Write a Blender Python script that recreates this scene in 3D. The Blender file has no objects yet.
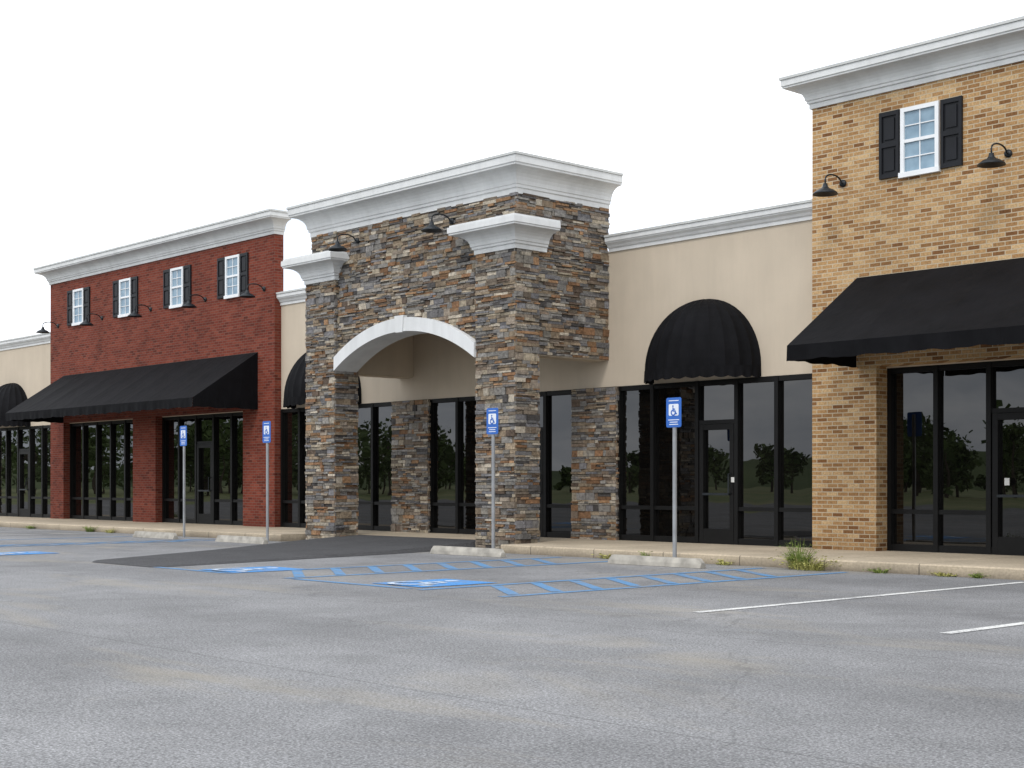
import bpy, math, random
from mathutils import Vector
random.seed(7)
R=random.random
def U(a,b): return a+(b-a)*random.random()
scene=bpy.context.scene

# ---------------------------------------------------------------- helpers
class MB:
    def __init__(s): s.v=[];s.f=[];s.c=[];s.smooth=False
    def quad(s,a,b,c,d,col=None):
        n=len(s.v); s.v+= [a,b,c,d]; s.f.append((n,n+1,n+2,n+3)); s.c.append(col)
    def poly(s,pts,col=None):
        n=len(s.v); s.v+=list(pts); s.f.append(tuple(range(n,n+len(pts)))); s.c.append(col)
    def box(s,x0,x1,y0,y1,z0,z1,col=None):
        n=len(s.v)
        s.v+=[(x0,y0,z0),(x1,y0,z0),(x1,y1,z0),(x0,y1,z0),(x0,y0,z1),(x1,y0,z1),(x1,y1,z1),(x0,y1,z1)]
        for f in ((0,3,2,1),(4,5,6,7),(0,1,5,4),(1,2,6,5),(2,3,7,6),(3,0,4,7)):
            s.f.append(tuple(n+i for i in f)); s.c.append(col)
    def tube(s,pts,r,n=8):
        base=len(s.v); k=len(pts)
        for i,p in enumerate(pts):
            p=Vector(p)
            d=(Vector(pts[min(i+1,k-1)])-Vector(pts[max(i-1,0)])).normalized()
            up=Vector((0,0,1)) if abs(d.z)<.9 else Vector((1,0,0))
            a=d.cross(up).normalized(); b=d.cross(a)
            rr=r[i] if isinstance(r,(list,tuple)) else r
            for j in range(n):
                t=2*math.pi*j/n
                s.v.append(tuple(p+a*math.cos(t)*rr+b*math.sin(t)*rr))
        for i in range(k-1):
            for j in range(n):
                s.f.append((base+i*n+j,base+i*n+(j+1)%n,base+(i+1)*n+(j+1)%n,base+(i+1)*n+j)); s.c.append(None)
        s.f.append(tuple(base+j for j in range(n))); s.c.append(None)
        s.f.append(tuple(base+(k-1)*n+j for j in range(n))); s.c.append(None)
    def lathe(s,cx,cy,prof,n=20):
        base=len(s.v)
        for (r,z) in prof:
            for j in range(n):
                t=2*math.pi*j/n; s.v.append((cx+r*math.cos(t),cy+r*math.sin(t),z))
        for i in range(len(prof)-1):
            for j in range(n):
                s.f.append((base+i*n+j,base+i*n+(j+1)%n,base+(i+1)*n+(j+1)%n,base+(i+1)*n+j)); s.c.append(None)
    def obj(s,name,mat,parent=None,smooth=False,recalc=True):
        me=bpy.data.meshes.new(name); me.from_pydata(s.v,[],s.f); me.update()
        if any(c is not None for c in s.c):
            ca=me.color_attributes.new("Col",'FLOAT_COLOR','CORNER')
            for p,c in zip(me.polygons,s.c):
                c=c or (.2,.2,.2)
                for li in p.loop_indices: ca.data[li].color=(c[0],c[1],c[2],1)
        if recalc:
            import bmesh
            bm=bmesh.new(); bm.from_mesh(me); bmesh.ops.recalc_face_normals(bm,faces=bm.faces); bm.to_mesh(me); bm.free()
        if smooth:
            for p in me.polygons: p.use_smooth=True
        me.materials.append(mat)
        o=bpy.data.objects.new(name,me); scene.collection.objects.link(o)
        if parent: o.parent=parent
        return o
def empty(name):
    o=bpy.data.objects.new(name,None); scene.collection.objects.link(o); o.empty_display_size=.3; return o

# ---------------------------------------------------------------- materials
def newmat(name):
    m=bpy.data.materials.new(name); m.use_nodes=True
    nt=m.node_tree; nt.nodes.clear()
    out=nt.nodes.new('ShaderNodeOutputMaterial'); b=nt.nodes.new('ShaderNodeBsdfPrincipled')
    nt.links.new(b.outputs[0],out.inputs[0])
    return m,nt,b
class G:
    def __init__(s,nt): s.nt=nt
    def L(s,a,b): s.nt.links.new(a,b)
    def setin(s,inp,v):
        if hasattr(v,'is_output') or isinstance(v,bpy.types.NodeSocket): s.L(v,inp)
        else: inp.default_value=v
    def m(s,op,a,b=0.0,c=None,clamp=False):
        n=s.nt.nodes.new('ShaderNodeMath'); n.operation=op; n.use_clamp=clamp
        s.setin(n.inputs[0],a); s.setin(n.inputs[1],b)
        if c is not None: s.setin(n.inputs[2],c)
        return n.outputs[0]
    def pos(s):
        return s.nt.nodes.new('ShaderNodeNewGeometry').outputs['Position']
    def sep(s,v):
        n=s.nt.nodes.new('ShaderNodeSeparateXYZ'); s.L(v,n.inputs[0]); return n.outputs
    def comb(s,x,y,z):
        n=s.nt.nodes.new('ShaderNodeCombineXYZ')
        for i,v in enumerate((x,y,z)): s.setin(n.inputs[i],v)
        return n.outputs[0]
    def scale(s,v,sc):
        n=s.nt.nodes.new('ShaderNodeMapping'); s.L(v,n.inputs[0]); n.inputs['Scale'].default_value=sc; return n.outputs[0]
    def noise(s,v,scale,detail=3,rough=.5,dist=0):
        n=s.nt.nodes.new('ShaderNodeTexNoise'); s.L(v,n.inputs['Vector'])
        n.inputs['Scale'].default_value=scale; n.inputs['Detail'].default_value=detail
        n.inputs['Roughness'].default_value=rough; n.inputs['Distortion'].default_value=dist
        return n.outputs[0]
    def white(s,v):
        n=s.nt.nodes.new('ShaderNodeTexWhiteNoise'); n.noise_dimensions='3D'; s.L(v,n.inputs[0]); return n.outputs[0]
    def vor(s,v,scale,feature='F1',out=0):
        n=s.nt.nodes.new('ShaderNodeTexVoronoi'); n.feature=feature; s.L(v,n.inputs['Vector']); n.inputs['Scale'].default_value=scale
        return n.outputs[out]
    def ramp(s,f,stops,interp='LINEAR'):
        n=s.nt.nodes.new('ShaderNodeValToRGB'); s.L(f,n.inputs[0]); cr=n.color_ramp; cr.interpolation=interp
        while len(cr.elements)<len(stops): cr.elements.new(.5)
        for e,(p,c) in zip(cr.elements,stops):
            e.position=p
            if not isinstance(c,(tuple,list)): c=(c,c,c)
            e.color=(c[0],c[1],c[2],1)
        return n.outputs[0]
    def mix(s,f,a,b,mode='MIX'):
        n=s.nt.nodes.new('ShaderNodeMix'); n.data_type='RGBA'; n.blend_type=mode
        s.setin(n.inputs[0],f)
        for i,v in ((6,a),(7,b)):
            if isinstance(v,(tuple,list)): n.inputs[i].default_value=(v[0],v[1],v[2],1)
            else: s.L(v,n.inputs[i])
        return n.outputs[2]
    def bump(s,b,h,strength=.3,dist=.01):
        n=s.nt.nodes.new('ShaderNodeBump'); s.L(h,n.inputs['Height']); n.inputs['Strength'].default_value=strength; n.inputs['Distance'].default_value=dist
        s.L(n.outputs[0],b.inputs['Normal'])

def simple(name,col,rough=.6,var=.15,vscale=4,spec=.5,metal=0,bump=0,bscale=60):
    m,nt,b=newmat(name); g=G(nt); p=g.pos()
    f=g.noise(p,vscale,3)
    k=g.ramp(f,[(.3,1-var),(.7,1+var)])
    c=g.mix(1.0,col,k,'MULTIPLY'); g.L(c,b.inputs['Base Color'])
    b.inputs['Roughness'].default_value=rough; b.inputs['Specular IOR Level'].default_value=spec; b.inputs['Metallic'].default_value=metal
    if bump: g.bump(b,g.noise(p,bscale,2),bump,.01)
    return m

def brick_mat(name,bw,bh,mo,stops,mortar,var=.2,grime=.0):
    m,nt,b=newmat(name); g=G(nt); p=g.pos(); x,y,z=g.sep(p)
    s=g.m('ADD',x,y)
    rz=g.m('DIVIDE',z,bh); row=g.m('FLOOR',rz)
    off=g.m('MULTIPLY',g.m('MODULO',g.m('ADD',row,100),2.0),.5)
    c=g.m('ADD',g.m('DIVIDE',s,bw),off); col=g.m('FLOOR',c)
    fu=g.m('FRACT',c); fv=g.m('FRACT',rz)
    mask=g.m('MULTIPLY',g.m('GREATER_THAN',fu,mo/bw),g.m('GREATER_THAN',fv,mo/bh))
    w=g.white(g.comb(g.m('ADD',col,.37),g.m('ADD',row,.37),.5))
    bc=g.ramp(w,stops)
    n1=g.noise(p,30,3,.6); bc=g.mix(1.0,bc,g.ramp(n1,[(.3,1-var),(.7,1+var)]),'MULTIPLY')
    cc=g.mix(mask,mortar,bc)
    n2=g.noise(g.scale(p,(.6,.6,.35)),1.0,4,.6); cc=g.mix(1.0,cc,g.ramp(n2,[(.3,.86),(.7,1.10)]),'MULTIPLY')
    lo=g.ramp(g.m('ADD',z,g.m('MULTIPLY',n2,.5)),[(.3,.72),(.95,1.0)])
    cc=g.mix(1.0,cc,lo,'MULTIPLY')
    g.L(cc,b.inputs['Base Color']); b.inputs['Roughness'].default_value=.85; b.inputs['Specular IOR Level'].default_value=.2
    h=g.m('ADD',g.m('MULTIPLY',mask,g.m('ADD',.7,g.m('MULTIPLY',w,.3))),g.m('MULTIPLY',n1,.3))
    g.bump(b,h,.6,.008)
    return m
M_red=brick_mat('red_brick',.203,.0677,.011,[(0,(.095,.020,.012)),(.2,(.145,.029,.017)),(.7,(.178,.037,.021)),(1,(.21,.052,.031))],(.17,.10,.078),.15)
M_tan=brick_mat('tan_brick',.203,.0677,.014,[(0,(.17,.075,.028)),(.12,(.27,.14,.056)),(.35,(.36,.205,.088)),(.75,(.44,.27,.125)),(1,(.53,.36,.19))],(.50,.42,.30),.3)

def stucco(name,col,stk=.96):
    m,nt,b=newmat(name); g=G(nt); p=g.pos(); x,y,z=g.sep(p)
    n=g.noise(p,.7,4,.6); c=g.mix(1.0,col,g.ramp(n,[(.3,.93),(.7,1.05)]),'MULTIPLY')
    st=g.noise(g.scale(p,(3,3,.35)),1,4,.7); c=g.mix(1.0,c,g.ramp(st,[(.35,stk),(.6,1.01)]),'MULTIPLY')
    g.L(c,b.inputs['Base Color']); b.inputs['Roughness'].default_value=.9; b.inputs['Specular IOR Level'].default_value=.2
    g.bump(b,g.noise(p,90,2,.7),.35,.006)
    return m
M_stucco=stucco('beige_stucco',(.53,.455,.36),.955)
M_white=stucco('white_trim',(.68,.69,.69),.90)
M_cap=simple('metal_cap',(.50,.51,.50),.5,.1)

# ledge stone
m,nt,b=newmat('ledge_stone'); g=G(nt)
at=nt.nodes.new('ShaderNodeVertexColor'); at.layer_name='Col'
p=g.pos(); n=g.noise(p,16,4,.65); c=g.mix(1.0,at.outputs[0],g.ramp(n,[(.3,.62),(.7,1.38)]),'MULTIPLY')
n3=g.noise(p,60,2,.6); c=g.mix(.5,c,g.ramp(n3,[(.3,.7),(.7,1.3)]),'MULTIPLY')
g.L(c,b.inputs['Base Color']); b.inputs['Roughness'].default_value=.85; b.inputs['Specular IOR Level'].default_value=.2
g.bump(b,g.m('ADD',n,g.m('MULTIPLY',n3,.4)),.8,.03)
M_stone=m
M_back=simple('stone_mortar',(.04,.034,.028),.95,.3,4,.1)

M_black=simple('black_frame',(.006,.006,.006),.5,.2,4,.18)
M_lamp=simple('lamp_metal',(.014,.018,.022),.4,.2,4,.3)
M_shut=simple('black_shutter',(.008,.009,.012),.5,.2,4,.25)
M_vinyl=simple('white_vinyl',(.76,.78,.80),.4,.04)
M_paper=simple('paper_notice',(.6,.6,.58),.7,.1)
# awning fabric
m,nt,b=newmat('awning_canvas'); g=G(nt); p=g.pos()
n=g.noise(p,1.6,4,.6); c=g.mix(1.0,(.0045,.0045,.0055),g.ramp(n,[(.3,.7),(.7,1.5)]),'MULTIPLY'); g.L(c,b.inputs['Base Color'])
b.inputs['Roughness'].default_value=.75; b.inputs['Specular IOR Level'].default_value=.10
g.bump(b,g.noise(g.scale(p,(1.3,1.3,.5)),3,2,.5),.35,.06)
M_awn=m
# glass
m,nt,b=newmat('tinted_glass'); g=G(nt); p=g.pos()
n=g.noise(p,2.0,3,.6); g.L(g.ramp(n,[(.3,(.002,.002,.002)),(.75,(.005,.0045,.004))]),b.inputs['Base Color'])
b.inputs['Roughness'].default_value=.006
b.inputs['IOR'].default_value=1.66; b.inputs['Specular IOR Level'].default_value=.5
g.bump(b,g.noise(p,1.6,1,.4),.035,.03)
M_glass=m
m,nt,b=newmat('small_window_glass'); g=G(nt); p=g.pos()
n=g.noise(p,3.0,3,.6); g.L(g.ramp(n,[(.35,(.16,.25,.33)),(.7,(.27,.39,.48))]),b.inputs['Base Color']); b.inputs['Roughness'].default_value=.08  # mottled light blue base colour paints the sky's reflection into the panes
M_glass2=m

# asphalt
def asphalt(name,base,dark=False):
    m,nt,b=newmat(name); g=G(nt); p=g.pos()
    mid=g.noise(p,1.1,5,.65,.3)
    fine=g.noise(p,52,2,.9)
    agg=g.vor(p,75,'F1',0)
    c=g.mix(1.0,base,g.ramp(mid,[(.3,.86),(.7,1.12)]),'MULTIPLY')
    c=g.mix(1.0,c,g.ramp(fine,[(.3,.50),(.5,1.0),(.7,1.52)]),'MULTIPLY')
    c=g.mix(1.0,c,g.ramp(agg,[(.0,1.4),(.4,.98),(.8,.66)]),'MULTIPLY')
    if not dark:
        big=g.noise(g.scale(p,(.8,.8,1)),.2,4,.6,.4)
        c=g.mix(1.0,c,g.ramp(big,[(.3,.82),(.5,1.0),(.7,1.13)]),'MULTIPLY')
        x,y,z=g.sep(p)
        yy=g.m('ADD',y,g.m('MULTIPLY',big,3.0))
        lane=g.m('SINE',g.m('MULTIPLY',yy,2.3))
        c=g.mix(1.0,c,g.ramp(g.m('MULTIPLY_ADD',lane,.5,.5),[(.05,.92),(.9,1.05)]),'MULTIPLY')
        fy=g.m('FRACT',g.m('DIVIDE',g.m('ADD',y,g.m('MULTIPLY',mid,.06)),3.7))
        sm=g.m('LESS_THAN',fy,.006)
        c=g.mix(g.m('MULTIPLY',sm,.35),c,(.06,.06,.06))
        st=g.noise(g.scale(p,(.5,1.6,1)),.42,4,.65,.5)
        c=g.mix(g.m('MULTIPLY',g.ramp(st,[(.54,0),(.70,1)]),.42),c,(.31,.275,.21))
        pd=nt.nodes.new('ShaderNodeVectorMath'); pd.operation='ADD'
        nz=nt.nodes.new('ShaderNodeTexNoise'); g.L(p,nz.inputs['Vector']); nz.inputs['Scale'].default_value=1.2; nz.inputs['Detail'].default_value=4
        g.L(p,pd.inputs[0]); g.L(nz.outputs['Color'],pd.inputs[1])
        cr=g.vor(pd.outputs[0],.16,'DISTANCE_TO_EDGE',0)
        crm=g.m('MULTIPLY',g.ramp(cr,[(.0,1),(.0018,0)]),g.ramp(st,[(.45,0),(.55,1)]))
        c=g.mix(g.m('MULTIPLY',crm,.32),c,(.07,.07,.07))
        oil=g.m('MULTIPLY',g.ramp(g.noise(p,.8,2,.5),[(.62,0),(.74,1)]),.30)
        c=g.mix(oil,c,(.09,.09,.09))
    g.L(c,b.inputs['Base Color']); b.inputs['Roughness'].default_value=.9; b.inputs['Specular IOR Level'].default_value=.2
    g.bump(b,g.m('ADD',fine,agg),.5,.008)
    return m
M_asph=asphalt('asphalt',(.238,.239,.243))
M_asphd=asphalt('new_asphalt',(.075,.075,.078),True)
def paint(name,col,wear,amt=1.0,under=(.2,.205,.215)):
    m,nt,b=newmat(name); g=G(nt); p=g.pos()
    n=g.m('ADD',g.m('MULTIPLY',g.noise(p,2.2,4,.6),.55),g.m('MULTIPLY',g.noise(p,52,2,.9),.45))
    f=g.m('MULTIPLY',g.ramp(n,[(wear-.09,0),(wear+.09,1)]),amt)
    fine=g.ramp(g.noise(p,52,2,.9),[(.3,.6),(.7,1.4)])
    c=g.mix(f,under,col); c=g.mix(.7,c,fine,'MULTIPLY')
    g.L(c,b.inputs['Base Color']); b.inputs['Roughness'].default_value=.85; b.inputs['Specular IOR Level'].default_value=.2
    return m
M_pblue=paint('blue_paint',(.095,.235,.43),.44,.95)
M_pblue2=paint('blue_symbol_paint',(.06,.25,.58),.43,.92)
M_pwhite=paint('white_paint',(.62,.62,.60),.42)
M_pfig=paint('faded_white_paint',(.60,.65,.69),.46,.9,(.14,.27,.45))
# concrete
m,nt,b=newmat('concrete_walk'); g=G(nt); p=g.pos(); x,y,z=g.sep(p)
nn=g.noise(p,.8,5,.6)
c=g.mix(1.0,(.42,.35,.255),g.ramp(nn,[(.3,.8),(.7,1.15)]),'MULTIPLY')
c=g.mix(1.0,c,g.ramp(g.noise(p,25,3,.7),[(.3,.8),(.7,1.2)]),'MULTIPLY')
j=g.m('LESS_THAN',g.m('FRACT',g.m('DIVIDE',x,1.52)),.012)
c=g.mix(g.m('MULTIPLY',j,.7),c,(.05,.045,.035))
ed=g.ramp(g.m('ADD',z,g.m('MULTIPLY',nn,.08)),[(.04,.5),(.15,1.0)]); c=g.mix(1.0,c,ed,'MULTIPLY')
g.L(c,b.inputs['Base Color']); b.inputs['Roughness'].default_value=.9; g.bump(b,g.noise(p,60,2),.3,.005)
M_walk=m
M_conc=simple('precast_concrete',(.36,.34,.30),.9,.25,6,.3,0,.4,40)
M_steel=simple('galvanised_steel',(.30,.31,.32),.5,.15,5,.5,.3)
M_sblue=simple('sign_blue',(.012,.11,.45),.35,.05)
M_swhite=simple('sign_white',(.70,.74,.8),.4,.03)
def foliage(name,c1,c2,sc=3):
    m,nt,b=newmat(name); g=G(nt); p=g.pos(); c=g.ramp(g.noise(p,sc,3,.7),[(.3,c1),(.7,c2)])
    g.L(c,b.inputs['Base Color']); b.inputs['Roughness'].default_value=.7; b.inputs['Specular IOR Level'].default_value=.2
    return m
M_weed=foliage('weed_leaves',(.07,.12,.02),(.24,.29,.07),9)
M_weedy=foliage('weed_dry',(.24,.24,.06),(.42,.40,.14),9)
M_tree=foliage('tree_leaves',(.05,.085,.025),(.12,.17,.05),.5)
M_bark=simple('bark',(.08,.06,.045),.9)
M_field=foliage('field_grass',(.10,.15,.04),(.26,.25,.11),.05)
M_hill=foliage('wooded_hill',(.06,.09,.035),(.14,.18,.075),.03)

# ---------------------------------------------------------------- geometry utils
def cornice(mb,path,prof):
    n=len(path); dirs=[]
    for i in range(n-1):
        d=Vector((path[i+1][0]-path[i][0],path[i+1][1]-path[i][1])).normalized(); dirs.append(Vector((d.y,-d.x)))
    rows=[]
    for i in range(n):
        if i==0: o=dirs[0]
        elif i==n-1: o=dirs[-1]
        else: o=(dirs[i-1]+dirs[i])/(1+dirs[i-1].dot(dirs[i]))
        rows.append([(path[i][0]+o.x*a,path[i][1]+o.y*a,z) for a,z in prof])
    for i in range(n-1):
        for k in range(len(prof)-1):
            mb.quad(rows[i][k],rows[i+1][k],rows[i+1][k+1],rows[i][k+1])
    mb.poly(rows[0]); mb.poly(rows[-1])
def crown(z0,z1,o,inn=-.1):
    h=z1-z0
    pr=[(inn,z0),(.035,z0),(.035,z0+h*.16),(.065,z0+h*.18),(.065,z0+h*.26)]
    for k in range(7):
        t=k/6*math.pi/2
        pr.append((.085+(o-.05-.085)*(1-math.cos(t)),z0+h*.28+h*.42*math.sin(t)))
    pr+=[(o-.02,z0+h*.72),(o-.02,z0+h*.77),(o,z0+h*.79),(o,z1),(inn,z1)]
    return pr
def capp(z1,o,inn=-.1): return [(inn,z1+.003),(o+.02,z1+.003),(o+.02,z1+.045),(inn,z1+.06)]

PAL=[(.255,.20,.14),(.215,.165,.115),(.185,.175,.165),(.145,.14,.14),(.26,.155,.085),(.205,.115,.063),(.12,.088,.066),(.37,.325,.26),(.30,.255,.19),(.075,.069,.066),(.205,.187,.16),(.25,.207,.163),(.18,.137,.102),(.165,.16,.165),(.23,.215,.195),(.15,.122,.094),(.20,.19,.175)]
def stonecol():
    c=random.choice(PAL); k=U(.78,1.3); return tuple(v*k for v in c)
def stones(mb,ox,oy,ux,uy,w,z0,z1,skip=None,e0=0.0,e1=0.0):
    nx,ny=uy,-ux
    P=lambda s_,z_,n_: (ox+ux*s_+nx*n_,oy+uy*s_+ny*n_,z_)
    def one(s,l,zz,hh):
        d=U(.010,.055); g_=.0035
        a=s+g_; b_=s+l-g_; c0=zz+g_*.8; c1=zz+hh-g_*.8
        if c1-c0<.008 or b_-a<.01: return
        if skip and skip(a,b_,c0,c1): return
        col=stonecol(); j=lambda: U(-.003,.003)
        dd=[d+U(-.008,.008) for _ in range(4)]
        f=[P(a+j(),c0+j(),dd[0]),P(b_+j(),c0+j(),dd[1]),P(b_+j(),c1+j(),dd[2]),P(a+j(),c1+j(),dd[3])]
        k=[P(a,c0,-.01),P(b_,c0,-.01),P(b_,c1,-.01),P(a,c1,-.01)]
        mb.quad(*f,col=col)
        for q in range(4):
            r=(q+1)%4; mb.quad(k[q],k[r],f[r],f[q],col=col)
    z=z0
    while z<z1-.01:
        H=random.choice([.10,.12,.14])
        if z+H>z1-.06: H=z1-z
        s=-e0; end=w+e1
        while s<end-.005:
            W=U(.35,.9)
            if s+W>end-.2: W=end-s
            k=random.choice([1,2,2,2,3,3]) if H<.17 else 3
            cuts=[0]+sorted([(i+U(-.15,.15))/k for i in range(1,k)])+[1]
            for i in range(k):
                zz=z+H*cuts[i]; hh=H*(cuts[i+1]-cuts[i])
                t=s
                while t<s+W-.003:
                    l=U(.12,.40) if k>1 else U(.12,.3)
                    if t+l>s+W-.07: l=s+W-t
                    one(t,l,zz,hh); t+=l
            s+=W
        z+=H

def storefront(parent,xs,doors,y,z0=.15,z1=3.08,name='storefront'):
    fr=MB(); gl=MB(); hd=MB()
    fr.box(xs[0],xs[-1],y-.07,y+.06,z1-.09,z1-.001); fr.box(xs[0],xs[-1],y-.07,y+.06,z0+.001,z0+.11)
    for i,x in enumerate(xs):
        w=.04 if 0<i<len(xs)-1 else .05
        a,b_=x-w,x+w
        if i==0:a,b_=x,x+.07
        if i==len(xs)-1:a,b_=x-.07,x
        fr.box(a,b_,y-.085,y+.06,z0+.002,z1-.002)
    for i in range(len(xs)-1):
        a,b_=xs[i],xs[i+1]
        rails=[.78] if i not in doors else [2.33]
        for r in rails: fr.box(a+.03,b_-.03,y-.065,y+.05,r-.035,r+.035)
        if i in doors:
            yy=y-.075
            fr.box(a+.06,a+.15,yy,y,z0+.03,2.29); fr.box(b_-.15,b_-.06,yy,y,z0+.03,2.29)
            fr.box(a+.15,b_-.15,yy+.003,y,2.19,2.288); fr.box(a+.15,b_-.15,yy+.003,y,z0+.031,z0+.27)
            hx=b_-.12
            hd.tube([(hx,yy-.002,1.05),(hx,yy-.07,1.05),(hx,yy-.07,1.4),(hx,yy-.002,1.4)],.013,6)
            hd.box(a+.15,b_-.15,yy-.03,yy+.002,1.02,1.06)
        zz=[z0]+rails+[z1]
        for k in range(len(zz)-1):
            d=[U(-.003,.003) for _ in range(3)]
            gl.quad((a,y+d[0],zz[k]),(b_,y+d[1],zz[k]),(b_,y+d[1]+d[2],zz[k+1]),(a,y+d[0]+d[2],zz[k+1]))
    fr.obj(name+'_frame',M_black,parent); gl.obj(name+'_glass',M_glass,parent,recalc=False)
    if hd.v: hd.obj(name+'_door_handle',M_lamp,parent)
def notice(parent,x,y,z,w=.12,h=.16):
    m_=MB(); m_.box(x,x+w,y-.004,y,z,z+h); m_.obj('paper_notice',M_paper,parent)

def shed_awning(parent,x0,x1,yw,proj=1.85,zt=4.54,zf=3.33,zb=3.09):
    mb=MB(); L=x1-x0; nr=max(1,round(L/1.25)); per=10
    N=nr*per; K=8
    def P(i,k):
        x=x0+L*i/N; t=k/K; sag=.03*math.sin(math.pi*(i%per)/per)*math.sin(math.pi*min(1,t*1.0))
        return (x,yw-proj*t,zt+(zf-zt)*t-sag)
    for i in range(N):
        for k in range(K): mb.quad(P(i,k),P(i+1,k),P(i+1,k+1),P(i,k+1))
    def val(fn,n,L_):
        for i in range(n):
            s0,s1=L_*i/n,L_*(i+1)/n
            f=lambda s:(.010*math.sin(s*7.3)+.006*math.sin(s*17))
            w=lambda s:.012*math.sin(s*9)+.006*math.sin(s*23)
            mb.quad(fn(s0,0,zf),fn(s1,0,zf),fn(s1,w(s1),zb+.01-f(s1)),fn(s0,w(s0),zb+.01-f(s0)))
    val(lambda s,o,z:(x0+s,yw-proj-.004+o,z),int(L/.05),L)
    for xx,sg in ((x0,-1),(x1,1)):
        mb.poly([(xx,yw,zt),(xx,yw,zf),(xx,yw-proj,zf)])
        val(lambda s,o,z:(xx+sg*.004+o*.6,yw-s,z),int(proj/.05),proj)
    mb.obj('shed_awning',M_awn,parent,smooth=False)
    fr=MB()
    for r in range(nr+1):
        x=x0+.03+(L-.06)*r/nr
        fr.tube([(x,yw,zf-.03),(x,yw-proj+.06,zf-.03)],.018,5); fr.tube([(x,yw,zt-.12),(x,yw-proj+.10,zf-.03)],.018,5)
    fr.tube([(x0+.03,yw-proj+.07,zf-.05),(x1-.03,yw-proj+.07,zf-.05)],.018,5)
    fr.obj('awning_frame',M_steel,parent)

def dome_awning(parent,cx,yw,rx,P,zb=3.07,zt=3.27,rz=1.27):
    mb=MB(); ng=13; sub=6; nt_=ng*sub; K=14
    def S(i,k):
        th=math.pi*i/nt_; ph=math.pi/2*k/K
        sc=1-.03*math.sin(math.pi*(i%sub)/sub)*math.cos(ph*.6)
        return (cx-rx*math.cos(th)*math.cos(ph)*sc,yw-P*math.sin(th)*math.cos(ph)*sc-.002,zt+rz*math.sin(ph)*(.5+.5*sc))
    for i in range(nt_):
        for k in range(K): mb.quad(S(i,k),S(i+1,k),S(i+1,k+1),S(i,k+1))
    n=140
    def V(i,b_):
        th=math.pi*i/n; q=1+.012*math.sin(i*.9)*b_
        z=zt if not b_ else zb+.02-.03*abs(math.sin(math.pi*i/10))
        return (cx-rx*math.cos(th)*q,yw-P*math.sin(th)*q-.004,z)
    for i in range(n): mb.quad(V(i,0),V(i+1,0),V(i+1,1),V(i,1))
    mb.obj('dome_awning',M_awn,parent)

def goose_lamp(parent,x,yw,z=6.1,out=.5):
    mb=MB()
    mb.tube([(x,yw+.01,z),(x,yw-.03,z)],.06,12)
    pts=[(x,yw-.02,z)]
    for k in range(11):
        t=k/10*math.pi
        pts.append((x,yw-.06-(out-.06)*(1-math.cos(t))/2,z+.10*math.sin(t)))
    pts.append((x,yw-out,z-.1))
    mb.tube(pts,.014,8)
    zs=z-.10
    mb.lathe(x,yw-out,[(.0,zs+.035),(.035,zs+.03),(.045,zs-.02),(.07,zs-.05),(.13,zs-.075),(.19,zs-.12),(.205,zs-.145),(.19,zs-.14),(.09,zs-.08),(.0,zs-.06)],20)
    mb.obj('gooseneck_lamp',M_lamp,parent,smooth=True)

def small_window(parent,cx,yw,z0=6.05,z1=7.10,w=.67):
    fr=MB(); gl=MB(); sh=MB()
    a,b_=cx-w/2,cx+w/2; t=.065
    fr.box(a,a+t,yw-.05,yw+.01,z0,z1); fr.box(b_-t,b_,yw-.05,yw+.01,z0,z1)
    fr.box(a+t,b_-t,yw-.048,yw+.01,z1-t,z1-.001); fr.box(a-.02,b_+.02,yw-.075,yw+.01,z0-.04,z0+.04)
    zm=(z0+z1)/2; fr.box(a+t,b_-t,yw-.042,yw+.01,zm-.025,zm+.025)
    fr.box(cx-.008,cx+.008,yw-.03,yw+.01,z0+.04,z1-t)
    for q in ((z0+.04+zm-.025)/2,(zm+.025+z1-t)/2): fr.box(a+t,b_-t,yw-.028,yw+.01,q-.008,q+.008)
    gl.quad((a+.02,yw-.012,z0+.02),(b_-.02,yw-.012,z0+.02),(b_-.02,yw-.012,z1-.02),(a+.02,yw-.012,z1-.02))
    for s0 in (a-.39,b_+.03):
        s1=s0+.36; za,zb_=z0+.0,z1-.0
        sh.box(s0,s0+.05,yw-.045,yw+.01,za,zb_); sh.box(s1-.05,s1,yw-.045,yw+.01,za,zb_)
        for (c0,c1) in ((za+.001,za+.07),(zm-.04,zm+.04),(zb_-.07,zb_-.001)): sh.box(s0+.05,s1-.05,yw-.044,yw+.01,c0,c1)
        for (c0,c1) in ((za+.07,zm-.04),(zm+.04,zb_-.07)):
            sh.box(s0+.05,s1-.05,yw-.018,yw+.01,c0,c1)
            sh.box(s0+.09,s1-.09,yw-.036,yw-.018,c0+.04,c1-.04)
    fr.obj('upper_window_frame',M_vinyl,parent); gl.obj('upper_window_glass',M_glass2,parent,recalc=False); sh.obj('window_shutters',M_shut,parent)

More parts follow.
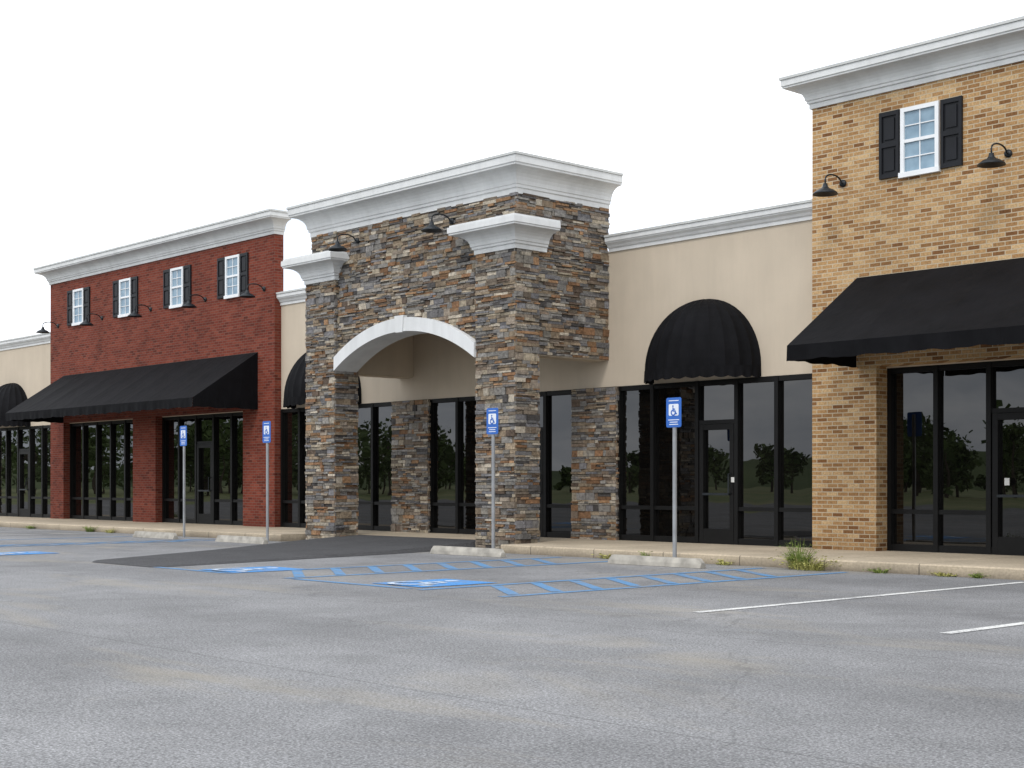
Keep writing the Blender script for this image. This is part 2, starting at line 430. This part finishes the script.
# ---------------------------------------------------------------- main stucco building
st=empty('stucco_retail_building')
XL,XR=-74.0,4.0
RX=-30.45
wl=MB()
wl.box(XL,XR,0.0,.25,3.08,5.68)
wl.box(XL,XR,.25,22,5.3,5.45)
wl.box(XL,XR,21.8,22.0,0,5.3)
wl.box(XL,XL+.2,.25,21.8,0,5.3); wl.box(XR-.2,XR,.25,21.8,0,5.3)
wl.obj('stucco_walls',M_stucco,st)
bk=MB(); bk.box(XL+.2,XR-.2,.22,.26,0.0,3.08); bk.obj('inner_wall',M_black,st)
co=MB(); cp=MB()
for (a,b_) in ((XL,-43.0),(RX,-25.8),(-19.2,-14.3),(-1.5,XR)):
    pr=[(-.3,5.66),(.03,5.66),(.03,5.72),(.055,5.74),(.075,5.78),(.12,5.82),(.12,5.84),(.14,5.845),(.14,5.925),(-.3,5.925)]
    cornice(co,[(a,0),(b_,0)],pr); cornice(cp,[(a,0),(b_,0)],capp(5.925,.14,-.3))
co.obj('stucco_cornice',M_white,st); cp.obj('cornice_cap',M_cap,st)
storefront(st,[-18.98,-18.1,-17.02,-16.12,-15.25,-14.3],{2},.06,name='storefront_a')
storefront(st,[-24.62,-23.7,-22.8,-21.85,-20.98,-20.13],{3},.06,name='storefront_b')
storefront(st,[RX,-29.65,-28.65,-27.65,-26.7,-25.86],{2},.06,name='storefront_c')
storefront(st,[-47.6,-46.7,-45.8,-44.9,-44.0,-43.0],{2},.06,name='storefront_d')
storefront(st,[-53,-52.1,-51.2,-50.3,-49.4,-48.6],{2},.06,name='storefront_e')
sp=MB(); sb=MB()
for (a,b_) in ((-25.86,-24.62),(-20.13,-18.98)):
    sb.box(a,b_,-.06,.2,.13,3.078)
    stones(sp,a,-.06,1,0,b_-a,.15,3.07,None,.02,.02)
    stones(sp,b_,-.06,0,1,.1,.15,3.07,None,.02,0)
sb.box(-48.6,-47.6,-.06,.2,.13,3.078)
stones(sp,-48.6,-.06,1,0,1.0,.15,3.07)
sb.obj('stone_pier_core',M_back,st); sp.obj('stone_pier_veneer',M_stone,st,recalc=False)
dome_awning(st,-16.82,0,1.24,.9)
dome_awning(st,-28.45,0,1.33,.9)
dome_awning(st,-46.2,0,1.33,.9)
notice(st,-16.22,-.03,1.25,.07,.09)
fill=MB(); fill.box(XL,-53,.0,.2,.0,3.08); fill.box(-1.5,XR,.0,.2,0,3.08); fill.obj('side_wall',M_stucco,st)

# ---------------------------------------------------------------- brick buildings
YB=.06
def brick_building(name,mat,xl,xr,yf,piers,bays,awn,wins,lamps):
    e=empty(name)
    w=MB()
    w.box(xl,xr,yf,-.003,3.10,7.44)
    w.box(xl+.0,xr-.0,-.003,YB,5.99,7.44)
    for (a,b_) in piers: w.box(a,b_,yf,.2,.13,3.10)
    w.obj('brick_walls',mat,e)
    c=MB(); cc=MB(); path=[(xl,YB),(xl,yf),(xr,yf),(xr,YB)]
    cornice(c,path,crown(7.42,7.90,.37,-.12)); cornice(cc,path,capp(7.90,.37,-.12))
    c.obj('crown_cornice',M_white,e); cc.obj('cornice_cap',M_cap,e)
    bb=MB(); bb.box(xl+.08,xr-.08,YB,YB+.06,5.9,7.93); bb.obj('parapet_back',M_cap,e)
    for i,(xs,d) in enumerate(bays): storefront(e,xs,d,.09,name='storefront_%s'%'abc'[i])
    shed_awning(e,awn[0],awn[1],yf-.003)
    for x in wins: small_window(e,x,yf)
    for x in lamps: goose_lamp(e,x,yf)
    return e
def bay(a,b_,n=5): return [a+(b_-a)*i/n for i in range(n+1)]
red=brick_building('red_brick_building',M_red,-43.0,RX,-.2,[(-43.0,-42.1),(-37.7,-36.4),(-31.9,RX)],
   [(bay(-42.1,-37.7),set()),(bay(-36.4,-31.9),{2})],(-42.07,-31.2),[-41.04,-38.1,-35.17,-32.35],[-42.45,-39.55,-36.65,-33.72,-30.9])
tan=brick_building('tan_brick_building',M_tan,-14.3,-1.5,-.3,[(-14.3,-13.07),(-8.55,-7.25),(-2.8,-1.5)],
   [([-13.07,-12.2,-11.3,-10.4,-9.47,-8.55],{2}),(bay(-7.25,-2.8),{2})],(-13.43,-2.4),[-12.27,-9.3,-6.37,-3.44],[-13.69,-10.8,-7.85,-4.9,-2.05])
notice(tan,-11.03,.0,1.2,.08,.11)

# ---------------------------------------------------------------- stone portico
po=empty('stone_portico')
xa,xb=-25.77,-19.16
pl,pr_=-24.70,-20.26
yf,ypf,ypb=-2.38,-2.46,-1.92
ZT=6.5; PB=.02
core=MB()
for (a,b_) in ((xa+.04,pl-.04),(pr_+.04,xb-.04)): core.box(a,b_,ypf,ypb,-.02,5.5)
core.box(xa+.1,pl-.05,yf,ypb+.01,5.4,ZT); core.box(pr_+.05,xb-.1,yf,ypb+.01,5.4,ZT)
side=MB()
core.box(xb-.5,xb-.1,ypb-.01,-.003,3.62,ZT); core.box(xa+.1,xa+.5,ypb-.01,-.003,3.62,ZT)
core.box(xa+.1,xb-.1,-.003,PB,5.99,ZT)
w=pr_-pl; cxp=(pl+pr_)/2
def arc(x,zs,r):
    Rr=(w*w/4+r*r)/(2*r); d=x-cxp; return zs+r-Rr+math.sqrt(max(0,Rr*Rr-d*d))
ai=lambda x: arc(x,3.57,.65); ao=lambda x: arc(x,3.85,.64)
N=40
for i in range(N):
    x0=pl-.05+(w+.1)*i/N; x1=pl-.05+(w+.1)*(i+1)/N
    m0,m1=ai(min(max(x0,pl),pr_))+.06,ai(min(max(x1,pl),pr_))+.06
    core.quad((x0,yf,m0),(x1,yf,m1),(x1,yf,ZT),(x0,yf,ZT))
    side.quad((x0,ypb,m0),(x1,ypb,m1),(x1,ypb,4.75),(x0,ypb,4.75))
core.obj('stone_core',M_back,po)
side.box(xa+.5,xb-.5,yf+.05,-.004,4.72,4.8)
side.box(xa+.5,xa+.56,ypb+.003,-.004,3.60,4.72); side.box(xb-.56,xb-.5,ypb+.003,-.004,3.60,4.72)
side.box(xa+.11,xa+.5,ypb+.003,-.004,3.58,3.62); side.box(xb-.5,xb-.11,ypb+.003,-.004,3.58,3.62)
side.obj('portico_ceiling',M_stucco,po)
tr=MB()
for i in range(N):
    x0=pl+.002+(w-.004)*i/N; x1=pl+.002+(w-.004)*(i+1)/N
    y0,y1=-2.53,-1.93
    a0,a1,b0,b1=ai(x0),ai(x1),ao(x0),ao(x1)
    tr.quad((x0,y0,a0),(x1,y0,a1),(x1,y0,b1),(x0,y0,b0))
    tr.quad((x0,y0,a0),(x1,y0,a1),(x1,y1,a1),(x0,y1,a0))
    tr.quad((x0,y0,b0),(x1,y0,b1),(x1,yf,b1),(x0,yf,b0))
    tr.quad((x0,y1,a0),(x1,y1,a1),(x1,y1,a1+.3),(x0,y1,a0+.3))
for x in (pl+.002,pr_-.002): tr.quad((x,-2.53,ai(x)),(x,-1.93,ai(x)),(x,-1.93,ao(x)),(x,-2.53,ao(x)))
KP=[(cxp-.10,ai(cxp)-.02),(cxp+.10,ai(cxp)-.02),(cxp+.14,ao(cxp)+.04),(cxp-.14,ao(cxp)+.04)]
tr.poly([(a,-2.555,z) for a,z in KP])
for q in range(4):
    p0,p1=KP[q],KP[(q+1)%4]; tr.quad((p0[0],-2.555,p0[1]),(p1[0],-2.555,p1[1]),(p1[0],-2.45,p1[1]),(p0[0],-2.45,p0[1]))
tr.obj('arch_trim',M_white,po)
sv=MB()
def skipf(a,b_,c0,c1):
    X0,X1=xa+.1+a,xa+.1+b_
    if c0<5.4 and (X0<pl-.02 or X1>pr_+.02):
        if (X1<pl+.05) or (X0>pr_-.05): return True
    for X in (X0,(X0+X1)/2,X1):
        Xc=min(max(X,pl),pr_)
        if c0<ai(Xc)+.08: return True
    return False
stones(sv,xa+.1,yf,1,0,(xb-.1)-(xa+.1),3.5,ZT,skipf,.0,.04)
stones(sv,xb-.1,ypb,0,1,-ypb,3.6,ZT,None,.02,0)
stones(sv,xb-.1,yf,0,1,ypb-yf,5.4,ZT,None,.04,.0)
stones(sv,xa+.1,0,0,-1,-yf,3.6,ZT)
for (a,b_) in ((xa+.04,pl-.04),(pr_+.04,xb-.04)):
    stones(sv,a,ypf,1,0,b_-a,0,5.48,None,.03,.03)
    stones(sv,b_,ypf,0,1,ypb-ypf,0,5.48,None,.03,.03)
    stones(sv,b_,ypb,-1,0,b_-a,0,3.6,None,.03,.03)
    stones(sv,a,ypb,0,-1,ypb-ypf,0,5.48,None,.03,.03)
stones(sv,xb-.1,PB,-1,0,(xb-xa)-.2,5.99,ZT)
sv.obj('ledge_stone_veneer',M_stone,po,recalc=False)
c=MB(); cc=MB(); path=[(xa+.1,PB),(xa+.1,yf),(xb-.1,yf),(xb-.1,PB)]
cornice(c,path,crown(6.48,7.08,.38,-.12)); cornice(cc,path,capp(7.08,.38,-.12))
c.obj('crown_cornice',M_white,po); cc.obj('cornice_cap',M_cap,po)
rf=MB(); rf.box(xa+.15,xb-.15,yf+.05,-.01,6.52,6.6); rf.box(xa+.15,xb-.15,-.01,PB+.01,6.51,7.1); rf.obj('portico_roof',M_cap,po)
cp=MB()
for (a,b_) in ((xa+.02,pl-.02),(pr_+.02,xb-.02)):
    y0,y1=ypf-.02,ypb+.20
    cornice(cp,[(a,y1),(a,y0),(b_,y0),(b_,y1)],crown(5.47,5.97,.39,-.3))
    cp.box(a-.36,b_+.36,y0-.36,y1+.02,5.973,6.01)
cp.obj('pillar_capitals',M_white,po)
goose_lamp(po,-21.0,yf-.05,6.2); goose_lamp(po,-24.0,yf-.05,6.2)

# ---------------------------------------------------------------- ground, lot, sidewalk
g_=MB(); S=2500
g_.quad((-S,-S,-.03),(S,-S,-.03),(S,S,-.03),(-S,S,-.03)); g_.obj('ground',M_field)
l_=MB(); l_.quad((-95,-48,0),(45,-48,0),(45,.2,0),(-95,.2,0)); l_.obj('parking_lot',M_asph)
s_=MB()
def slab(x0,x1,y0,y1):
    r=.02
    s_.box(x0,x1,y0+r,y1,-.02,.15)
    s_.quad((x0,y0,-.02),(x1,y0,-.02),(x1,y0,.13),(x0,y0,.13)); s_.quad((x0,y0,.13),(x1,y0,.13),(x1,y0+r,.15),(x0,y0+r,.15))
    for x in (x0,x1): s_.poly([(x,y0,-.02),(x,y0+r,-.02),(x,y0+r,.15),(x,y0,.13)])
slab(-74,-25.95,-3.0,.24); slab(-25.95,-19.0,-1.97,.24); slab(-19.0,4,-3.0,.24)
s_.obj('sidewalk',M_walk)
rp=MB()
prof=[(-9.75,.005,-20.9,-19.3),(-9.5,.02,-21.3,-19.2),(-6.5,.04,-22.8,-19.75),(-4.6,.055,-24.0,-20.1),(-3.4,.09,-24.5,-20.4),(-2.0,.154,-24.55,-20.4),(-1.96,.156,-24.55,-20.4)]
for i in range(len(prof)-1):
    (y0,z0,a0,b0),(y1,z1,a1,b1)=prof[i],prof[i+1]
    rp.quad((a0,y0,z0),(b0,y0,z0),(b1,y1,z1),(a1,y1,z1))
    rp.quad((a0,y0,z0),(a0-.12,y0,.005),(a1-.12,y1,.005),(a1,y1,z1))
    rp.quad((b0,y0,z0),(b0+.12,y0,.005),(b1+.12,y1,.005),(b1,y1,z1))
rp.obj('asphalt_ramp',M_asphd)

# ---------------------------------------------------------------- markings
def strip(mb,x0,y0,x1,y1,w,z=.005):
    d=Vector((x1-x0,y1-y0)).normalized(); n=Vector((-d.y,d.x))*w/2
    mb.quad((x0-n.x,y0-n.y,z),(x1-n.x,y1-n.y,z),(x1+n.x,y1+n.y,z),(x0+n.x,y0+n.y,z))
wm=MB()
for x in (-8.93,-6.3,-3.65,-1.0,1.65): strip(wm,x,-9.62,x,-3.35,.11)
for x in (-33.6,-36.2,-38.8,-41.4,-44,-46.6,-49.2): strip(wm,x,-9.75,x,-3.35,.10)
wm.obj('parking_lines',M_pwhite)
bm_=MB()
for x in (-11.6,-13.0,-15.75,-17.2,-27.4,-28.1,-30.8): strip(bm_,x,-9.7,x,-3.3,.13,.0045)
for (a,b_) in ((-13.0,-11.6),(-17.2,-15.75),(-28.1,-27.4)):
    yy=-9.4
    while yy<-4.3:
        strip(bm_,b_-.1,yy,a+.1,yy+.8,.14,.0047); yy+=.66
for x in (-14.4,-18.5): strip(bm_,x-1.2,-9.66,x+1.2,-9.66,.12,.0049)
bm_.obj('blue_parking_lines',M_pblue)
def glyph(put,sc,t=.09,dz=.0006):
    k=0
    def line(pts):
        nonlocal k
        for i in range(len(pts)-1):
            a,b_=Vector(pts[i]),Vector(pts[i+1]); d=(b_-a).normalized(); n=Vector((-d.y,d.x))*t/2
            a=a-d*t*.3; b_=b_+d*t*.3; h=k*dz; k+=1
            put([(q.x*sc,q.y*sc,h) for q in (a-n,b_-n,b_+n,a+n)])
    put([(sc*(-.02+.095*math.cos(i*math.pi/8)),sc*(.88+.095*math.sin(i*math.pi/8)),0) for i in range(16)])
    line([(-.03,.72),(0,.38),(.27,.38),(.38,.08),(.48,.12)]); line([(-.02,.58),(.22,.56)])
    line([(.02+.27*math.cos(math.radians(a)),.22+.27*math.sin(math.radians(a))) for a in range(120,385,22)])
for (x,y) in ((-13.75,-8.85),(-17.65,-8.95),(-24.6,-9.4),(-29.4,-9.3)):
    e=empty('accessible_parking_symbol')
    q=MB(); q.quad((x-.5,y-.6,.0065),(x+.5,y-.6,.0065),(x+.5,y+.6,.0065),(x-.5,y+.6,.0065)); q.obj('blue_square',M_pblue2,e)
    q=MB(); glyph(lambda P:q.poly([(x+a-.1,y+b_-.5,.009+h) for a,b_,h in P]),1.0); q.obj('wheelchair_figure',M_pfig,e)

# ---------------------------------------------------------------- wheel stops and signs
for x in (-14.46,-18.75,-25.9,-29.5):
    mb=MB(); y=-4.0; L=.92
    pr=[(-.085,0),(-.075,.06),(-.045,.135),(.045,.135),(.075,.06),(.085,0)]
    rows=[[(x+sx,y+a*k,z*k2+.004) for a,z in pr] for sx,k,k2 in ((-L,.8,.55),(-L+.07,1,1),(-.35,1,1),(.35,1,1),(L-.07,1,1),(L,.8,.55))]
    for i in range(5):
        for j in range(5): mb.quad(rows[i][j],rows[i+1][j],rows[i+1][j+1],rows[i][j+1])
    mb.poly(rows[0]); mb.poly(rows[-1])
    mb.obj('wheel_stop',M_conc)
for x in (-14.72,-18.9,-26.05,-29.5):
    e=empty('disabled_parking_sign')
    y=-3.28; mb=MB()
    mb.box(x-.022,x+.022,y,y+.006,0,2.5); mb.box(x-.03,x-.022,y-.0,y+.03,0,2.5); mb.box(x+.022,x+.03,y,y+.03,0,2.5)
    mb.obj('post',M_steel,e)
    def rr(w,h,cx,cz,r,yy,mb):
        pts=[]
        for (sx,sz,a0) in ((1,1,0),(-1,1,90),(-1,-1,180),(1,-1,270)):
            for a in range(0,91,30):
                t=math.radians(a0+a); pts.append((cx+sx*(w/2-r)+r*math.cos(t),yy,cz+sz*(h/2-r)+r*math.sin(t)))
        mb.poly(pts); return pts
    mb=MB(); a=rr(.305,.457,x,2.32,.03,y-.008,mb); b_=rr(.305,.457,x,2.32,.03,y-.004,mb)
    for i in range(len(a)): mb.quad(a[i],a[(i+1)%len(a)],b_[(i+1)%len(a)],b_[i])
    mb.obj('sign_plate',M_sblue,e)
    mb=MB(); rr(.20,.18,x,2.36,.02,y-.010,mb)
    for k,(ww,zz) in enumerate(((.2,2.495),(.22,2.20),(.16,2.165),(.18,2.13))): mb.box(x-ww/2,x+ww/2,y-.0105,y-.009,zz,zz+.012)
    mb.obj('sign_white_panel',M_swhite,e)
    mb=MB(); glyph(lambda P:mb.poly([(x+a_-.01,y-.0125-h,2.285+b2) for a_,b2,h in P]),.15,.13,.0001); mb.obj('sign_figure',M_sblue,e)

# ---------------------------------------------------------------- weeds
def weed(x,y,z,r,h,n,mat,name='weed_clump'):
    mb=MB()
    for i in range(n):
        a=U(0,6.28); rr=r*math.sqrt(R())*.5; bx,by=x+rr*math.cos(a),y+rr*math.sin(a)*.5
        hh=h*U(.4,1.1); lean=U(.1,.9)*r; w_=U(.004,.010)
        dx,dy=math.cos(a)*lean,math.sin(a)*lean*.7
        px,py=-math.sin(a)*w_,math.cos(a)*w_
        prev=[(bx-px,by-py,z),(bx+px,by+py,z)]
        for k in (1,2,3):
            t=k/3; cx_,cy_=bx+dx*t*t,by+dy*t*t; cz=z+hh*(t-.25*t*t*lean/r)
            q=(1-t*.9)
            cur=[(cx_-px*q,cy_-py*q,cz),(cx_+px*q,cy_+py*q,cz)]
            mb.quad(prev[0],prev[1],cur[1],cur[0]); prev=cur
        if R()<.6:
            for _ in range(3):
                t=U(.3,1); lx,ly,lz=bx+dx*t*t,by+dy*t*t,z+hh*t*.85; s=U(.012,.03); th=U(0,6.28)
                mb.quad((lx,ly,lz),(lx+s*math.cos(th),ly+s*math.sin(th),lz+s*.3),(lx+2*s*math.cos(th+.3),ly+2*s*math.sin(th+.3),lz),(lx+s*math.cos(th+.7),ly+s*math.sin(th+.7),lz-s*.2))
    mb.obj(name,mat)
weed(-12.55,-3.06,.02,.36,.42,150,M_weed); weed(-12.3,-3.2,.0,.6,.22,170,M_weedy)
weed(-11.2,-3.05,0,.2,.08,50,M_weed); weed(-10.2,-3.05,0,.25,.07,60,M_weedy); weed(-9.75,-3.05,0,.15,.09,40,M_weed)
weed(-15.5,-3.1,0,.15,.18,40,M_weed); weed(-16.4,-3.05,0,.2,.1,30,M_weedy); weed(-13.9,-3.08,0,.25,.09,50,M_weedy)
weed(-41.2,-3.1,0,.4,.4,150,M_weed); weed(-34.5,-3.1,0,.3,.18,80,M_weed); weed(-33.4,-3.1,0,.3,.12,60,M_weedy); weed(-38,-3.1,0,.3,.1,60,M_weed)

# ---------------------------------------------------------------- landscape opposite the shops
hb=MB(); n=160; prev=None
for i in range(n+1):
    a=math.radians(172+196*i/n); rad=420
    hh=9+3.5*math.sin(i*.13)+2*math.sin(i*.37+1)+U(-.6,.6)
    cur=[(rad*math.cos(a),rad*math.sin(a),-.1),((rad+30)*math.cos(a),(rad+30)*math.sin(a),max(4,hh)),((rad+160)*math.cos(a),(rad+160)*math.sin(a),-.1)]
    if prev:
        for k in (0,1): hb.quad(prev[k],cur[k],cur[k+1],prev[k+1])
    prev=cur
hb.obj('hills',M_hill)
tb=MB(); tk=MB()
def tree(adeg,rad,H):
    a=math.radians(adeg); cx,cy=rad*math.cos(a),20+rad*math.sin(a)
    if cy>-54: return
    tk.tube([(cx,cy,-.1),(cx+.1,cy,H*.3),(cx,cy+.1,H*.7)],[.18,.13,.05],6)
    for q in range(8):
        ox,oy,oz=U(-.3,.3)*H,U(-.3,.3)*H,U(.2,.85)*H; rr=U(.13,.22)*H
        for l in range(60):
            v=Vector((random.gauss(0,1),random.gauss(0,1),random.gauss(0,1))).normalized()*rr*U(.4,1.05)
            s=U(.2,.45); p0=Vector((cx+ox,cy+oy,oz))+v; t1=Vector((R()-.5,R()-.5,R()-.5)).normalized()*s; t2=Vector((R()-.5,R()-.5,R()-.5)).normalized()*s
            tb.quad(tuple(p0-t1),tuple(p0-t2),tuple(p0+t1),tuple(p0+t2))
for i in range(55): tree(U(200,221),U(165,215) if R()<.7 else U(215,240),U(7,11.5))
for i in range(16): tree(U(221,236),U(190,240),U(4,7))
for i in range(26): tree(U(236,258),U(130,190),U(5,9))
for i in range(20): tree(U(258,320),U(120,190),U(4,9))
tr_=empty('distant_trees'); tb.obj('leaves',M_tree,tr_,recalc=False); tk.obj('trunks',M_bark,tr_)
# lot light standard standing opposite the shops
e=empty('parking_lot_light')
q=MB(); X,Y=-37.5,-33
q.tube([(X,Y,.7),(X,Y,8.8)],[.09,.06],10); q.tube([(X-.9,Y,8.7),(X+.9,Y,8.7)],.03,6)
for s in (-1,1): q.box(X+s*.95-.3,X+s*.95+.3,Y-.2,Y+.2,8.62,8.8)
q.obj('pole_and_heads',M_steel,e)
q=MB(); q.lathe(X,Y,[(.3,0),(.3,.7),(.26,.75),(0,.75)],16); q.obj('base',M_conc,e)

# ---------------------------------------------------------------- world, sun
wd=bpy.data.worlds.new('World'); scene.world=wd; wd.use_nodes=True; nt=wd.node_tree; nt.nodes.clear(); g=G(nt)
out=nt.nodes.new('ShaderNodeOutputWorld'); bg=nt.nodes.new('ShaderNodeBackground'); g.L(bg.outputs[0],out.inputs[0])
sky=nt.nodes.new('ShaderNodeTexSky'); sky.sky_type='NISHITA'; sky.sun_disc=False
sv_=Vector((.35,-.62,.80)).normalized(); el=math.asin(sv_.z); az=math.atan2(sv_.x,sv_.y)
sky.sun_elevation=el; sky.sun_rotation=az; sky.dust_density=4
tc=nt.nodes.new('ShaderNodeTexCoord')
cn=g.noise(g.scale(tc.outputs['Generated'],(1,1,3.5)),3.0,6,.6,.3)
cl=g.ramp(cn,[(.36,(.55,.60,.68)),(.5,(.82,.85,.90)),(.64,(1.05,1.05,1.05))])
cl20=g.mix(1.0,cl,(20.5,20.5,20.5),'MULTIPLY')
mx=g.mix(.88,sky.outputs[0],cl20); g.L(mx,bg.inputs[0]); bg.inputs[1].default_value=.1
sl=bpy.data.lights.new('sun','SUN'); sl.energy=1.1; sl.angle=math.radians(14); sl.color=(1,.96,.9)
so=bpy.data.objects.new('sun',sl); scene.collection.objects.link(so); so.rotation_euler=sv_.to_track_quat('Z','Y').to_euler()

# ---------------------------------------------------------------- camera
cd=bpy.data.cameras.new('camera'); cam=bpy.data.objects.new('camera',cd); scene.collection.objects.link(cam)
cam.location=(0,-20.2,1.22); cam.rotation_euler=(math.radians(90),0,math.radians(47.4))
cd.sensor_width=36; cd.lens=1450/1024*36; cd.shift_y=100/1024; cd.clip_end=6000; cd.clip_start=.1
scene.camera=cam
scene.view_settings.view_transform='Standard'; scene.view_settings.look='None'; scene.view_settings.exposure=0
